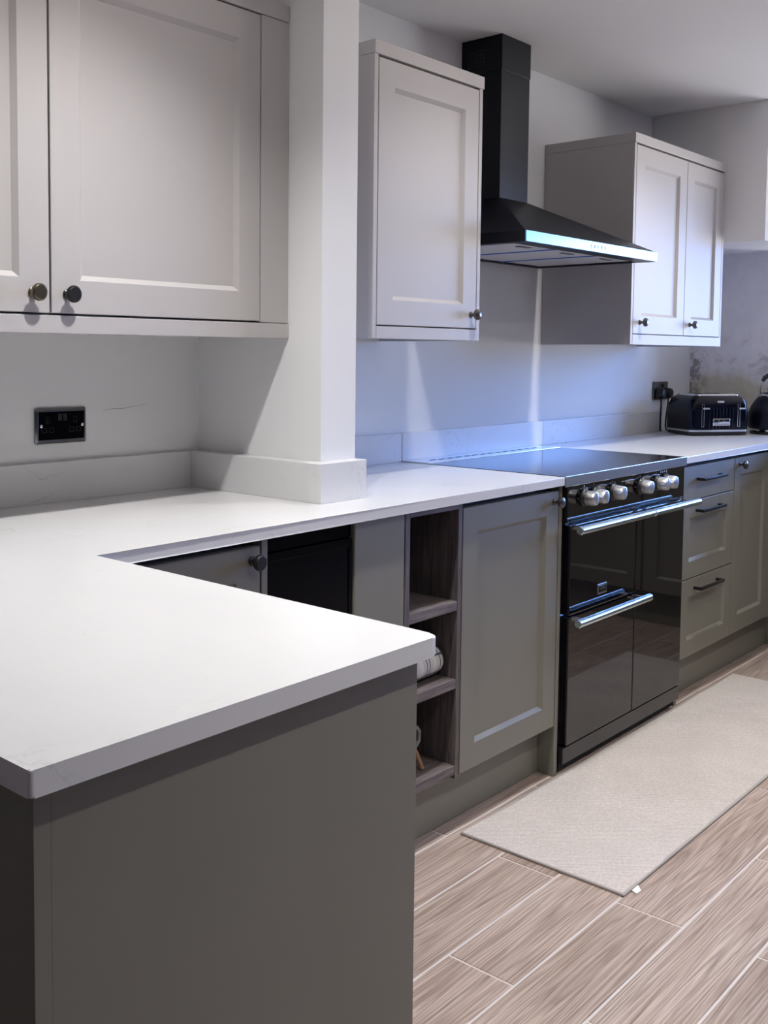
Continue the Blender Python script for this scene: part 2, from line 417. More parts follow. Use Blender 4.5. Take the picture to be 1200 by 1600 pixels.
y0, y1, z0, z1 = WIN; t = 0.06; ym = (y0+y1)/2
for q in ((y0, y0+t, z0, z1), (y1-t, y1, z0, z1), (y0+t, y1-t, z0, z0+t), (y0+t, y1-t, z1-t, z1), (ym-0.035, ym+0.035, z0+t, z1-t)):
    box(bm, XD+0.06, XD+0.11, *q, bev=0.004)
WI = struct(obj('window_1', bm, M['frame']), 'unseen white framed window in the added far wall, placed for the blue daylight')
for a, b in ((y0+t, ym-0.035), (ym+0.035, y1-t)):
    B('pane', M['glass'], WI, XD+0.082, XD+0.088, a, b, z0+t, z1-t, bev=0)
B('window_sill', M['frame'], WI, XD-0.02, XD+0.06, y0-0.03, y1+0.03, z0-0.025, z0, bev=0.004)

# ------------------------------------------------------------------ cabinet parts
def shaker(bm, w, h, th=0.02, fr=0.068, dep=0.009, sl=0.011):
    """door blank in local x (0..w), z (0..h), front at y=0 facing -y, back at y=th"""
    c = 0.0012
    def ring(x0, x1, z0, z1, y): return [bm.verts.new(p) for p in ((x0, y, z0), (x1, y, z0), (x1, y, z1), (x0, y, z1))]
    R = [ring(0, w, 0, h, th), ring(0, w, 0, h, c), ring(c, w-c, c, h-c, 0)]
    if fr:
        R += [ring(fr, w-fr, fr, h-fr, 0), ring(fr+sl, w-fr-sl, fr+sl, h-fr-sl, dep)]
    bm.faces.new(R[0])
    for a, b in zip(R, R[1:]):
        for k in range(4): bm.faces.new((a[k], a[(k+1) % 4], b[(k+1) % 4], b[k]))
    bm.faces.new(R[-1])

def knob(bm, p, n, s=1.0, flat=False):
    """door knob growing from p along n"""
    if flat:
        prof = [(0.0105, 0), (0.0105, 0.003), (0.0065, 0.006), (0.0060, 0.015), (0.0100, 0.0185), (0.0165, 0.020), (0.0175, 0.0225), (0.0172, 0.0265), (0.0155, 0.0270), (0.0150, 0.0285), (0.0138, 0.0295)]
    else:
        prof = [(0.0095, 0), (0.0090, 0.003), (0.0055, 0.006), (0.0050, 0.013), (0.0085, 0.0165), (0.0150, 0.0195), (0.0165, 0.0235), (0.0155, 0.0285), (0.0110, 0.0320), (0.004, 0.0332)]
    lathe(bm, [(r*s, h*s) for r, h in prof], p, n, 24)

def door(parent, name, x0, x1, z0, z1, yf, mt, knob_at=None, kmat=None, flat=False, fr=0.068):
    """door in the xz plane, front at y=yf facing -y"""
    bm = bmesh.new(); shaker(bm, x1-x0, z1-z0, fr=fr); bmesh.ops.translate(bm, verts=bm.verts[:], vec=(x0, yf, z0))
    d = obj(name, bm, mt, parent)
    if knob_at:
        bm = bmesh.new(); knob(bm, (knob_at[0], yf, knob_at[1]), (0, -1, 0), flat=flat)
        obj('knob', bm, kmat or M['pewter'], d, label='dark metal knob')
    return d

def door_x(parent, name, y0, y1, z0, z1, xf, mt, knob_at=None, fr=0.068):
    """door in the yz plane, front at x=xf facing -x"""
    bm = bmesh.new(); shaker(bm, y1-y0, z1-z0, fr=fr)
    bmesh.ops.rotate(bm, verts=bm.verts[:], cent=(0, 0, 0), matrix=Matrix.Rotation(-PI/2, 3, 'Z'))
    bmesh.ops.translate(bm, verts=bm.verts[:], vec=(xf, y1, z0))
    d = obj(name, bm, mt, parent)
    if knob_at:
        bm = bmesh.new(); knob(bm, (xf, knob_at[0], knob_at[1]), (-1, 0, 0)); obj('knob', bm, M['pewter'], d, label='dark metal knob')
    return d

# ------------------------------------------------------------------ wall cabinets
U = M['upper']; YB = YW-0.001
# large double cabinet in the recess
YL = 0.2872; ZP0, ZP1, ZD1 = 1.3046, 1.3408, 2.0700
c = thing('wall_cabinet', 'large light greige wall cabinet in the recess left of the white pier', 'cabinet', (0.15, 0.45, ZP0))
B('carcass', M['gap'], c, -0.485, 0.783, YL+0.022, YB, ZP1+0.004, ZD1, bev=0.001)
door(c, 'door', -0.480, 0.1010, 1.3455, 2.0665, YL, U, (0.062, 1.3845), M['brass'], True)
door(c, 'door', 0.1055, 0.6870, 1.3455, 2.0665, YL, U, (0.142, 1.3840), M['blackmetal'], True)
B('filler_strip', U, c, 0.6915, 0.7845, YL, YL+0.021, ZP1+0.0015, 2.0690)
B('cornice', U, c, -0.485, 0.7845, YL-0.003, YB, 2.0702, 2.1085, bev=0.0015)
B('pelmet', U, c, -0.485, 0.7845, YL-0.003, YL+0.016, ZP0, ZP1, bev=0.0015)
B('underside_panel', U, c, -0.485, 0.7840, YL+0.017, YB, ZP0+0.020, ZP1+0.003)

YC = 0.2488; Z0, ZP, ZDT, ZT = 1.3089, 1.3425, 2.0480, 2.0892
# single cabinet beside the hood
c = thing('wall_cabinet', 'single-door light greige wall cabinet between the pier and the cooker hood', 'cabinet', (1.32, 0.43, Z0))
B('carcass', M['gap'], c, 1.084, 1.558, YC+0.022, YB, ZP+0.004, ZDT, bev=0.001)
B('end_panel', U, c, 1.0671, 1.0835, YC, YB, Z0, 2.0532); B('end_panel', U, c, 1.5585, 1.5750, YC, YB, Z0, 2.0532)
door(c, 'door', 1.0865, 1.5555, 1.3460, 2.0475, YC, U, (1.5290, 1.3860), M['pewter'])
B('cornice', U, c, 1.0661, 1.5785, YC-0.003, YB, 2.0535, ZT, bev=0.0015)
B('pelmet', U, c, 1.0837, 1.5583, YC-0.001, YC+0.017, Z0, ZP, bev=0.0012)
B('underside_panel', M['carcass'], c, 1.0840, 1.5580, YC+0.018, YB, Z0+0.012, ZP+0.003)
# double cabinet at the end
c = thing('wall_cabinet', 'double-door light greige wall cabinet right of the cooker hood by the end wall', 'cabinet', (3.01, 0.43, Z0))
B('carcass', M['gap'], c, 2.598, 3.427, YC+0.022, YB, ZP+0.004, ZDT, bev=0.001)
B('end_panel', U, c, 2.5805, 2.5970, YC, YB, Z0, 2.0532); B('end_panel', U, c, 3.4280, 3.4444, YC, YB, Z0, 2.0532)
door(c, 'door', 2.6000, 3.0530, 1.3500, 2.0475, YC, U, (2.6550, 1.3930), M['pewter'])
door(c, 'door', 3.0570, 3.4255, 1.3500, 2.0475, YC, U, (3.1120, 1.3945), M['pewter'])
B('cornice', U, c, 2.5795, 3.4474, YC-0.003, YB, 2.0535, ZT, bev=0.0015)
B('pelmet', U, c, 2.5972, 3.4278, YC-0.001, YC+0.017, Z0, ZP+0.005, bev=0.0012)
B('underside_panel', M['carcass'], c, 2.5975, 3.4275, YC+0.018, YB, Z0+0.012, ZP+0.003)

# ------------------------------------------------------------------ cooker hood
h = thing('cooker_hood', 'black chimney cooker hood with steel control strip above the range cooker', 'hood', (2.096, 0.40, 1.606))
HX0, HX1, HY = 1.646, 2.546, 0.140; CX0, CX1, CY = 2.0035, 2.1855, 0.4596
bm = bmesh.new()
lo = [(HX0, HY), (HX1, HY), (HX1, YB), (HX0, YB)]; hi = [(CX0, CY), (CX1, CY), (CX1, YB), (CX0, YB)]
r = [[bm.verts.new((x, y, z)) for x, y in pts] for pts, z in ((lo, 1.606), (lo, 1.640), (hi, 1.806))]
for a, b in zip(r, r[1:]):
    for k in range(4): bm.faces.new((a[k], a[(k+1) % 4], b[(k+1) % 4], b[k]))
bm.faces.new(r[2])
inn = [(HX0+0.035, HY+0.06), (HX1-0.035, HY+0.06), (HX1-0.035, YB-0.03), (HX0+0.035, YB-0.03)]
ri = [bm.verts.new((x, y, 1.606)) for x, y in inn]; rj = [bm.verts.new((x, y, 1.622)) for x, y in inn]
for k in range(4):
    bm.faces.new((r[0][k], r[0][(k+1) % 4], ri[(k+1) % 4], ri[k])); bm.faces.new((ri[k], ri[(k+1) % 4], rj[(k+1) % 4], rj[k]))
bm.faces.new(rj)
can = obj('canopy', bm, M['black'], h)
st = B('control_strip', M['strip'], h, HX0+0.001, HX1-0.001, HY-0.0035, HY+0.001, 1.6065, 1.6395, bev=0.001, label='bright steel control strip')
for k in range(5):
    B('button', M['steel'], st, 2.050+k*0.024, 2.062+k*0.024, HY-0.0050, HY-0.0034, 1.617, 1.629, bev=0.0004)
ch = B('chimney', M['black'], h, CX0, CX1, CY, YB, 1.806, 2.235, bev=0.001)
ch2 = B('upper_chimney', M['black'], h, CX0-0.002, CX1+0.002, CY-0.002, YB, 2.2352, ZC-0.001, bev=0.001)
bm = bmesh.new()
for i in range(6):
    for j in range(5):
        lathe(bm, [(0.0036, 0), (0.0036, 0.0008)], (CX0-0.002, 0.530+i*0.0125, 2.262+j*0.0125), (-1, 0, 0), 8)
vg = obj('vent_grille', bm, M['blackmetal'], ch2, label='pattern of small vent holes'); vg['kind'] = 'stuff'
for k in range(3):
    a = HX0+0.038+k*0.2765; fl = B('filter', M['filter'], h, a, a+0.262, HY+0.063, YB-0.034, 1.6095, 1.6215, bev=0.002, label='pale metal grease filter')
    B('latch', M['blackmetal'], fl, a+0.10, a+0.17, HY+0.10, HY+0.118, 1.6075, 1.6096, bev=0.0004)
    if k: B('film_edge', M['film'], h, a-0.0143, a-0.0003, HY+0.063, YB-0.034, 1.6075, 1.6215, bev=0, label='blue protective film edge')

# ------------------------------------------------------------------ worktops
H, T = 0.91, 0.0255; YE, XP, XC0, XC1 = -0.7443, -0.5986, 1.6628, 2.5305
def arc(cx, cy, r, a0, a1, n=6): return [(cx+r*math.cos(a0+(a1-a0)*k/n), cy+r*math.sin(a0+(a1-a0)*k/n)) for k in range(n+1)]
def outline(pts, rad):
    out = []; n = len(pts)
    for i, p in enumerate(pts):
        r = rad.get(i, 0)
        if not r: out.append(p); continue
        P = Vector(p); a = (Vector(pts[i-1])-P).normalized(); b = (Vector(pts[(i+1) % n])-P).normalized()
        for k in range(7):
            q = k/6; A = P+a*r; Bq = P+b*r
            s = (1-q)**2*A + 2*q*(1-q)*P + q*q*Bq; out.append((s.x, s.y))
    return out
w = thing('worktop', 'white quartz L-shaped peninsula worktop in the foreground running to the cooker', 'worktop', (0, 0, H-T))
bm = bmesh.new()
prism(bm, outline([(XP, YE), (0, YE), (0, 0), (XC0, 0), (XC0, YB), (0.9158, YB), (0.9158, 0.1745), (0.7852, 0.1745), (0.7852, YB), (XP, YB)], {0: 0.005, 1: 0.018}), H-T, H, 0.0022)
obj('slab', bm, M['quartz'], w, smooth=False)
ZU = 1.006
B('upstand', M['quartz'], w, XP, 0.7410, 0.603, YB, H, ZU); B('upstand', M['quartz'], w, 0.7415, 0.7852, 0.1752, YB, H, ZU)
B('upstand', M['quartz'], w, 0.7415, 0.9120, 0.1345, 0.1748, H, ZU); B('upstand', M['quartz'], w, 0.9158, 1.6615, 0.603, YB, H, ZU)
w2 = thing('worktop', 'white quartz worktop under the toaster and kettle right of the cooker', 'worktop', (3.0, 0, H-T))
bm = bmesh.new(); XR = 3.545
prism(bm, [(XC1+0.001, 0), (XR, 0), (XR, -1.285), (XEND-0.001, -1.285), (XEND-0.001, YB), (XC1+0.001, YB)], H-T, H, 0.0022)
obj('slab', bm, M['quartz'], w2, smooth=False)
B('upstand', M['quartz'], w2, 1.6645, 2.5745, 0.603, YB, H+0.002, ZU, label='splash upstand strip behind the hob'); B('upstand', M['quartz'], w2, 2.5755, 3.672, 0.603, YB, H, ZU)

# ------------------------------------------------------------------ base units, left run
BA = M['base']; YD = 0.020; ZB, ZTP = 0.157, 0.868; TOP = H-T-0.001
pb = thing('peninsula_cabinet', 'dark greige panelled peninsula base under the foreground worktop', 'cabinet', (-0.3, -0.35, 0))
B('end_panel', BA, pb, -0.56495, -0.0215, -0.724, -0.704, 0.0, TOP, bev=0.0003)
B('back_panel', BA, pb, -0.5830, -0.5650, -0.724, YB, 0.0, TOP, bev=0.0003)
B('carcass', M['carcass'], pb, -0.565, -0.0405, -0.703, -0.003, 0.151, TOP-0.001); B('plinth', BA, pb, -0.11, -0.092, -0.703, 0.070, 0.001, 0.150)
for k in range(1):
    bm = bmesh.new(); shaker(bm, 0.595, ZTP-ZB)
    bmesh.ops.rotate(bm, verts=bm.verts[:], cent=(0, 0, 0), matrix=Matrix.Rotation(PI/2, 3, 'Z'))
    bmesh.ops.translate(bm, verts=bm.verts[:], vec=(-0.0195, -0.700, ZB)); d = obj('door', bm, BA, pb)
    bm = bmesh.new(); knob(bm, (-0.0195, -0.66, 0.838), (1, 0, 0)); obj('knob', bm, M['pewter'], d)

c = thing('base_cabinet', 'dark greige corner base cabinet tucked under the inner angle of the worktop', 'cabinet', (0.2, 0.3, 0.15))
B('carcass', M['gap'], c, -0.560, 0.4295, 0.043, YB-0.02, 0.151, TOP); B('corner_post', BA, c, -0.039, 0.028, YD+0.001, 0.042, ZB, TOP)
door(c, 'door', 0.031, 0.4285, ZB, ZTP, YD, BA, (0.4055, 0.8385), M['blackmetal'], True)

B_PANEL = B('upright_panel', BA, None, 0.4330, 0.4505, YD, YB-0.02, 0.151, TOP); tag(B_PANEL, 'slim dark greige upright panel between corner cabinet door and black cooler', 'panel')
a = thing('wine_cooler', 'black glass-fronted undercounter cooler built in below the pier', 'appliance', (0.59, 0.3, 0.15))
B('body', M['coolblack'], a, 0.4530, 0.7320, 0.052, YB-0.02, 0.151, TOP, bev=0.002)
gd = B('glass_door', M['coolblack'], a, 0.4545, 0.7300, 0.026, 0.051, 0.160, 0.845, bev=0.002)
B('door_frame', M['coolblack'], gd, 0.7180, 0.7300, 0.0235, 0.0262, 0.160, 0.845, bev=0.001); B('door_frame', M['coolblack'], gd, 0.4545, 0.7178, 0.0235, 0.0262, 0.827, 0.845, bev=0.001)
B('top_grille', M['coolblack'], a, 0.4545, 0.7300, 0.030, 0.051, 0.848, TOP, bev=0.001)
fp = B('filler_panel', BA, None, 0.7335, 0.9215, YD, YD+0.020, 0.151, TOP, bev=0.003); tag(fp, 'plain dark greige filler panel between black cooler and open shelf unit', 'panel')

s = thing('open_shelf_unit', 'narrow open shelf unit in dark grey oak beside the single base door', 'shelf', (1.045, 0.3, 0.15))
WD, WV = M['wood'], M['wood_v']
B('side_panel', WV, s, 0.9240, 0.9435, YD, YB-0.02, 0.151, TOP); B('side_panel', WV, s, 1.1500, 1.1670, YD, YB-0.02, 0.151, TOP)
B('top_rail', WD, s, 0.9437, 1.1498, YD, YB-0.02, 0.868, TOP)
for zt in (0.627, 0.4195, 0.1875): B('shelf', WD, s, 0.9437, 1.1498, YD+0.001, YB-0.030, zt-0.0255, zt)
B('back_board', WV, s, 0.9437, 1.1498, YB-0.029, YB-0.021, 0.163, 0.867)

c = thing('base_cabinet', 'single-door dark greige base cabinet just left of the range cooker', 'cabinet', (1.42, 0.3, 0.15))
B('carcass', M['gap'], c, 1.1685, 1.6650, 0.043, YB-0.02, 0.151, TOP)
door(c, 'door', 1.1715, 1.6650, ZB, ZTP, YD, BA, (1.6385, 0.8375), M['pewter'])
ep = B('end_panel', BA, None, 1.6690, 1.6880, YD, YB-0.02, 0.0, TOP); tag(ep, 'floor-length dark greige end panel touching the left side of the cooker', 'panel')
p = B('plinth', BA, None, -0.090, 1.6675, 0.0747, 0.0927, 0.001, 0.150); tag(p, 'long dark greige plinth below the open shelves and single base door', 'plinth')

# ------------------------------------------------------------------ range cooker
k = thing('range_cooker', 'black glass double-width range cooker with steel bar handles', 'cooker', (2.11, 0.3, 0))
KX0, KX1 = 1.6915, 2.5275
B('body', M['enamel'], k, KX0, KX1, 0.024, 0.585, 0.060, 0.884, bev=0.002)
hb = B('hob', M['hob'], k, 1.6655, XC1-0.001, 0.004, 0.497, 0.8860, H+0.001, bev=0.002, label='glossy dark ceramic hob')
vt = B('rear_vent', M['steel'], k, 1.6655, XC1-0.001, 0.4985, 0.6015, 0.8860, H+0.0035, bev=0.002, label='steel vent strip behind the hob')
for i in range(14):
    a = 1.74+i*0.05; B('vent_slot', M['gap'], vt, a, a+0.034, 0.540, 0.549, H+0.0030, H+0.0040, bev=0)
B('front_trim', M['steel'], k, 1.6655, XC1-0.001, -0.0020, 0.0035, 0.8795, H+0.0015, bev=0.0012, label='brushed steel front trim')
cp = B('control_panel', M['blackglass'], k, KX0, KX1, 0.006, 0.0235, 0.769, 0.8790, bev=0.0015)
for i, x in enumerate((1.7900, 1.8560, 1.9770, 2.1730, 2.2970, 2.3640)):
    bm = bmesh.new(); zk = 0.8365
    lathe(bm, [(0.0275, 0), (0.0275, 0.006), (0.0245, 0.010), (0.0238, 0.014)], (x, 0.0060, zk), (0, -1, 0), 28)
    kn = obj('control_knob', bm, M['plastic'], cp)
    bm = bmesh.new(); lathe(bm, [(0.0225, 0.0), (0.0218, 0.022), (0.0195, 0.029), (0.0160, 0.0305)], (x, -0.0078, zk), (0, -1, 0), 28)
    box(bm, x-0.0028, x+0.0028, -0.0405, -0.030, zk-0.0185, zk+0.0185, bev=0.0008)
    kc = obj('knob_cap', bm, M['knobsteel'], k, label='brushed steel knob cap')
    bm = bmesh.new()
    for q in range(7):
        an = PI/2 + (q-3)*0.52; px, pz = x+0.0335*math.cos(an), zk+0.0335*math.sin(an)
        if i in (1, 5) and px < x-0.015: continue
        lathe(bm, [(0.0014, 0), (0.0014, 0.0004)], (px, 0.0060, pz), (0, -1, 0), 8)
    obj('dial_marks', bm, M['white'], cp)['kind'] = 'stuff'
bm = bmesh.new()
for x in (2.330, 2.345, 2.360, 2.375): box(bm, x, x+0.005, 0.0056, 0.0061, 0.8685, 0.8745)
box(bm, 2.040, 2.125, 0.0056, 0.0061, 0.8630, 0.8642); box(bm, 1.790, 1.796, 0.0056, 0.0061, 0.8685, 0.8735)
obj('panel_print', bm, M['white'], cp)['kind'] = 'stuff'
B('trim_line', M['enamel'], k, KX0, KX1, 0.0120, 0.0235, 0.7635, 0.7675, bev=0.0008)
def oven_door(x0, x1, z0, z1):
    d = B('oven_door', M['blackglass'], k, x0, x1, 0.002, 0.0235, z0, z1, bev=0.002)
    return d
d1 = oven_door(1.7090, 2.1455, 0.4870, 0.7600); d2 = oven_door(1.7090, 2.1455, 0.0880, 0.4810); d3 = oven_door(2.1505, 2.5255, 0.0880, 0.7600)
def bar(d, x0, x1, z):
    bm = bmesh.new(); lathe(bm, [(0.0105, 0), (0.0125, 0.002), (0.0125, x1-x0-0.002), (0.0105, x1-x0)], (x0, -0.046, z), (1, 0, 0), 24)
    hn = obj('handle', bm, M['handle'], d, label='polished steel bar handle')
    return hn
def post(d, x, z):
    bm = bmesh.new(); lathe(bm, [(0.0075, 0), (0.0075, 0.044)], (x, 0.0015, z), (0, -1, 0), 14); obj('handle_post', bm, M['steel'], d)
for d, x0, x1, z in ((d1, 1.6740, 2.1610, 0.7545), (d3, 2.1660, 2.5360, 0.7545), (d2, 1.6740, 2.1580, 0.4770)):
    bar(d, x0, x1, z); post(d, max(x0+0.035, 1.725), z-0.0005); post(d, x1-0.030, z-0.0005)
bd = B('badge', M['chrome'], d1, 1.8850, 1.9440, -0.0005, 0.0018, 0.5230, 0.5540, bev=0.0006, label='small framed steel maker badge')
B('badge_plate', M['enamel'], k, 1.8895, 1.9395, -0.0012, -0.0004, 0.5285, 0.5485, bev=0.0003)
B('badge_mark', M['nickel'], k, 1.8960, 1.9330, -0.0017, -0.0011, 0.5360, 0.5420, bev=0.0002)
B('storage_drawer', M['enamel'], k, 1.6935, 2.5255, 0.004, 0.0235, 0.0340, 0.0845, bev=0.002)
B('base_plinth', M['gap'], k, 1.700, 2.520, 0.020, 0.560, 0.010, 0.0600, bev=0.001)
for x in (1.73, 2.49):
    for y in (0.06, 0.54):
        bm = bmesh.new(); lathe(bm, [(0.016, 0), (0.016, 0.012)], (x, y, 0.0), (0, 0, 1), 14); obj('foot', bm, M['plastic'], k)

# ------------------------------------------------------------------ base units, right run
ep = B('end_panel', BA, None, 2.5350, 2.5560, YD+0.004, YB-0.02, 0.0, TOP); tag(ep, 'floor-length dark greige end panel touching the right side of the cooker', 'panel')
c = thing('drawer_unit', 'three-drawer dark greige base unit with black bar handles', 'drawers', (2.81, 0.3, 0.15))
B('carcass', M['gap'], c, 2.5590, 3.0390, 0.043, YB-0.02, 0.151, TOP)
DX0, DX1 = 2.5600, 3.0385
for z0, z1, fr, hz in ((0.7440, 0.8680, 0, 0.8120), (0.4540, 0.7400, 0.062, 0.6960), (0.1620, 0.4500, 0.062, 0.4070)):
    d = door(c, 'drawer_front', DX0, DX1, z0, z1, YD, BA, fr=fr)
    bm = bmesh.new(); xa, xb = 2.672, 2.892
    box(bm, xa, xb, -0.0120, -0.0020, hz, hz+0.0105, bev=0.001)
    box(bm, xa, xa+0.010, -0.0020, YD-0.0003, hz, hz+0.0105); box(bm, xb-0.010, xb, -0.0020, YD-0.0003, hz, hz+0.0105)
    obj('handle', bm, M['blackmetal'], d, label='black square bar handle')
c = thing('base_cabinet', 'dark greige base cabinet with a knob right of the drawer unit', 'cabinet', (3.25, 0.3, 0.15))
B('carcass', M['gap'], c, 3.0420, 3.4440, 0.043, YB-0.02, 0.151, TOP)
door(c, 'door', 3.0440, 3.4440, ZB+0.006, ZTP, YD, BA, (3.0900, 0.8400), M['pewter'])
fp = B('filler_panel', BA, None, 3.4480, 3.5640, YD+0.002, 0.040, 0.157, TOP); tag(fp, 'narrow dark greige corner filler at the end wall units', 'panel')
p = B('plinth', BA, None, 2.5570, 3.6150, 0.0747, 0.0927, 0.001, 0.150); tag(p, 'dark greige plinth below the drawers right of the cooker', 'plinth')
p = B('plinth', BA, None, 3.6160, 3.6340, -1.25, 0.0930, 0.001, 0.150); tag(p, 'dark plinth of the units returning along the end wall', 'plinth')
for i, nm in enumerate(('nearest the corner', 'farthest from the corner')):
    y1 = -0.012-i*0.620; c = thing('base_cabinet', 'dark greige base cabinet returning along the end wall, '+nm, 'cabinet', (3.8, y1-0.3, 0.15), group='base cabinets along the end wall')
    B('carcass', M['gap'], c, 3.587, XEND-0.02, y1-0.615, y1, 0.151, TOP)
    door_x(c, 'door', y1-0.613, y1-0.002, ZB, ZTP, 3.565, BA, (y1-0.05, 0.838))

# ------------------------------------------------------------------ sockets, plugs
so = thing('double_socket', 'black nickel double socket below the large wall cabinet', 'socket', (0.345, YW, 1.092))
pts = rounded(0.2740, 0.4170, 1.0495, 1.1345, 0.006)
bm = bmesh.new(); a0 = [bm.verts.new((x, YB, z)) for x, z in pts]; a1 = [bm.verts.new((x, YB-0.004, z)) for x, z in pts]
q = rounded(0.2785, 0.4125, 1.0540, 1.1300, 0.005); a2 = [bm.verts.new((x, YB-0.008, z)) for x, z in q]
for A, Bq in ((a0, a1), (a1, a2)):
    for i in range(len(pts)): bm.faces.new((A[i], A[(i+1) % len(pts)], Bq[(i+1) % len(pts)], Bq[i]))
bm.faces.new(a2); bm.faces.new(a0[::-1]); obj('face_plate', bm, M['nickel'], so)
B('insert', M['coolblack'], so, 0.2815, 0.4085, YB-0.0088, YB-0.0079, 1.0590, 1.1260, bev=0.0003)
for x in (0.2875, 0.4025):
    bm = bmesh.new(); lathe(bm, [(0.0038, 0), (0.0038, 0.0012), (0.002, 0.002)], (x, YB-0.0089, 1.0925), (0, -1, 0), 14); obj('screw', bm, M['chrome'], so)
for x in (0.306, 0.382):
    for dx, dz, hx, hz in ((0, 0.016, 0.0035, 0.0065), (-0.010, -0.008, 0.0055, 0.0045), (0.010, -0.008, 0.0055, 0.0045)):
        bm = bmesh.new(); cx_, cz_ = x+dx, 1.090+dz
        for e in ((cx_-hx-0.001, cx_+hx+0.001, cz_+hz, cz_+hz+0.001), (cx_-hx-0.001, cx_+hx+0.001, cz_-hz-0.001, cz_-hz), (cx_-hx-0.001, cx_-hx, cz_-hz, cz_+hz), (cx_+hx, cx_+hx+0.001, cz_-hz, cz_+hz)):
            box(bm, e[0], e[1], YB-0.0094, YB-0.0087, e[2], e[3])
        obj('pin_hole', bm, M['blackmetal'], so)
for x in (0.333, 0.347): B('switch', M['plastic'], so, x, x+0.011, YB-0.0115, YB-0.0089, 1.104, 1.120, bev=0.001)

so = thing('double_socket', 'dark metal double socket with two plugs above the toaster', 'socket', (3.68, YW, 1.10))
B('face_plate', M['pewter'], so, 3.6030, 3.7560, YB-0.008, YB, 1.0600, 1.1450, bev=0.003)
for x in (3.690, 3.704): B('switch', M['plastic'], so, x-0.006, x+0.005, YB-0.011, YB-0.0081, 1.118, 1.134, bev=0.001)
def plug(x, cab, label):
    g = thing('plug', label, 'plug', (x, YW-0.009, 1.09))
    y = YB-0.0085
    bm = bmesh.new(); lathe(bm, [(0.0255, 0), (0.0265, 0.006), (0.0255, 0.024), (0.0200, 0.034), (0.010, 0.036)], (x, y, 1.090), (0, -1, 0), 20, sx=1.0, sy=1.0); obj('plug_body', bm, M['plastic'], g)
    bm = bmesh.new(); tube(bm, cab, 0.0042, 8); obj('cable', bm, M['plastic'], g)
plug(3.640, [(3.640, 0.596, 1.066), (3.632, 0.590, 1.045), (3.620, 0.586, 1.015), (3.612, 0.584, 0.980), (3.612, 0.584, 0.945), (3.622, 0.588, 0.920), (3.645, 0.594, 0.9145)], 'black plug with drooping cable in the left half of the far socket')
plug(3.722, [(3.722, 0.597, 1.066), (3.716, 0.594, 1.045), (3.704, 0.593, 1.010), (3.694, 0.593, 0.970), (3.694, 0.594, 0.935), (3.710, 0.596, 0.9145)], 'black plug with cable in the right half of the far socket')

# ------------------------------------------------------------------ toaster
t = thing('toaster', 'navy four-slice toaster with chrome trim beside the kettle', 'toaster', (3.665, 0.386, H), math.atan2(-0.563, 0.826))
TW, TD = 0.305, 0.212
def tray(zlist, nm, mt):
    """stacked rounded-rectangle sections: (z, inset, corner radius)"""
    bm = bmesh.new(); rings = []
    for z, ins, r in zlist:
        rings.append([bm.verts.new((x, y, z)) for x, y in rounded(-TW/2+ins, TW/2-ins, -TD/2+ins*0.6, TD/2-ins*0.6, r, 6)])
    n = len(rings[0])
    for a, b in zip(rings, rings[1:]):
        for i in range(n): bm.faces.new((a[i], a[(i+1) % n], b[(i+1) % n], b[i]))
    bm.faces.new(rings[0][::-1]); bm.faces.new(rings[-1]); return obj(nm, bm, mt, t, local=True)
tray([(0.004, 0.004, 0.030), (0.018, 0.002, 0.030)], 'base', M['plastic'])
tray([(0.0181, 0.000, 0.031), (0.0265, 0.000, 0.031)], 'chrome_band', M['chrome'])
tray([(0.0266, 0.001, 0.030), (0.110, 0.001, 0.030), (0.140, 0.006, 0.030), (0.162, 0.016, 0.028), (0.176, 0.030, 0.026), (0.180, 0.040, 0.024)], 'body', M['navy'])
tray([(0.1801, 0.040, 0.024), (0.184, 0.042, 0.022), (0.186, 0.046, 0.020)], 'top_plate', M['chrome'])
YFt = -TD/2
for x in (-0.060, 0.0, 0.060, -0.02): pass
for ix in (-1, 1):
    for iy in (-1, 1):
        bm = bmesh.new(); box(bm, ix*0.045-0.033, ix*0.045+0.033, iy*0.030-0.009, iy*0.030+0.009, 0.1855, 0.1868); obj('slot', bm, M['gap'], t, local=True)
    bm = bmesh.new(); x = ix*0.091
    for e in ((x-0.0065, x-0.0045, 0.042, 0.140), (x+0.0045, x+0.0065, 0.042, 0.140), (x-0.0065, x+0.0065, 0.040, 0.042), (x-0.0065, x+0.0065, 0.140, 0.142)):
        box(bm, e[0], e[1], YFt-0.0012, YFt+0.004, e[2], e[3])
    obj('lever_track', bm, M['chrome'], t, local=True)
    bm = bmesh.new(); box(bm, x-0.008, x+0.026, YFt-0.014, YFt-0.0015, 0.119, 0.127, bev=0.003); obj('lever', bm, M['chrome'], t, local=True)
for i in range(8):
    bm = bmesh.new(); x = -0.058+i*0.0166; box(bm, x-0.0045, x+0.0045, YFt-0.0025, YFt+0.003, 0.030, 0.128, bev=0.002); obj('rib', bm, M['navy'], t, local=True)
bm = bmesh.new(); box(bm, -0.044, 0.044, YFt-0.0065, YFt-0.0026, 0.046, 0.078, bev=0.002); ct = obj('control_plate', bm, M['chrome'], t, local=True)
for i in range(3):
    bm = bmesh.new(); x = -0.027+i*0.027; box(bm, x-0.010, x+0.010, YFt-0.0085, YFt-0.0066, 0.064, 0.072, bev=0.001); obj('button', bm, M['navy'], ct, local=True)
bm = bmesh.new(); box(bm, -0.038, 0.038, YFt-0.0075, YFt-0.0066, 0.051, 0.0535); obj('slider_line', bm, M['navy'], ct, local=True)
bm = bmesh.new(); box(bm, -0.019, 0.016, YFt+0.0000, YFt+0.008, 0.1485, 0.1575, bev=0.003); obj('badge', bm, M['chrome'], t, local=True, label='small chrome pill badge')

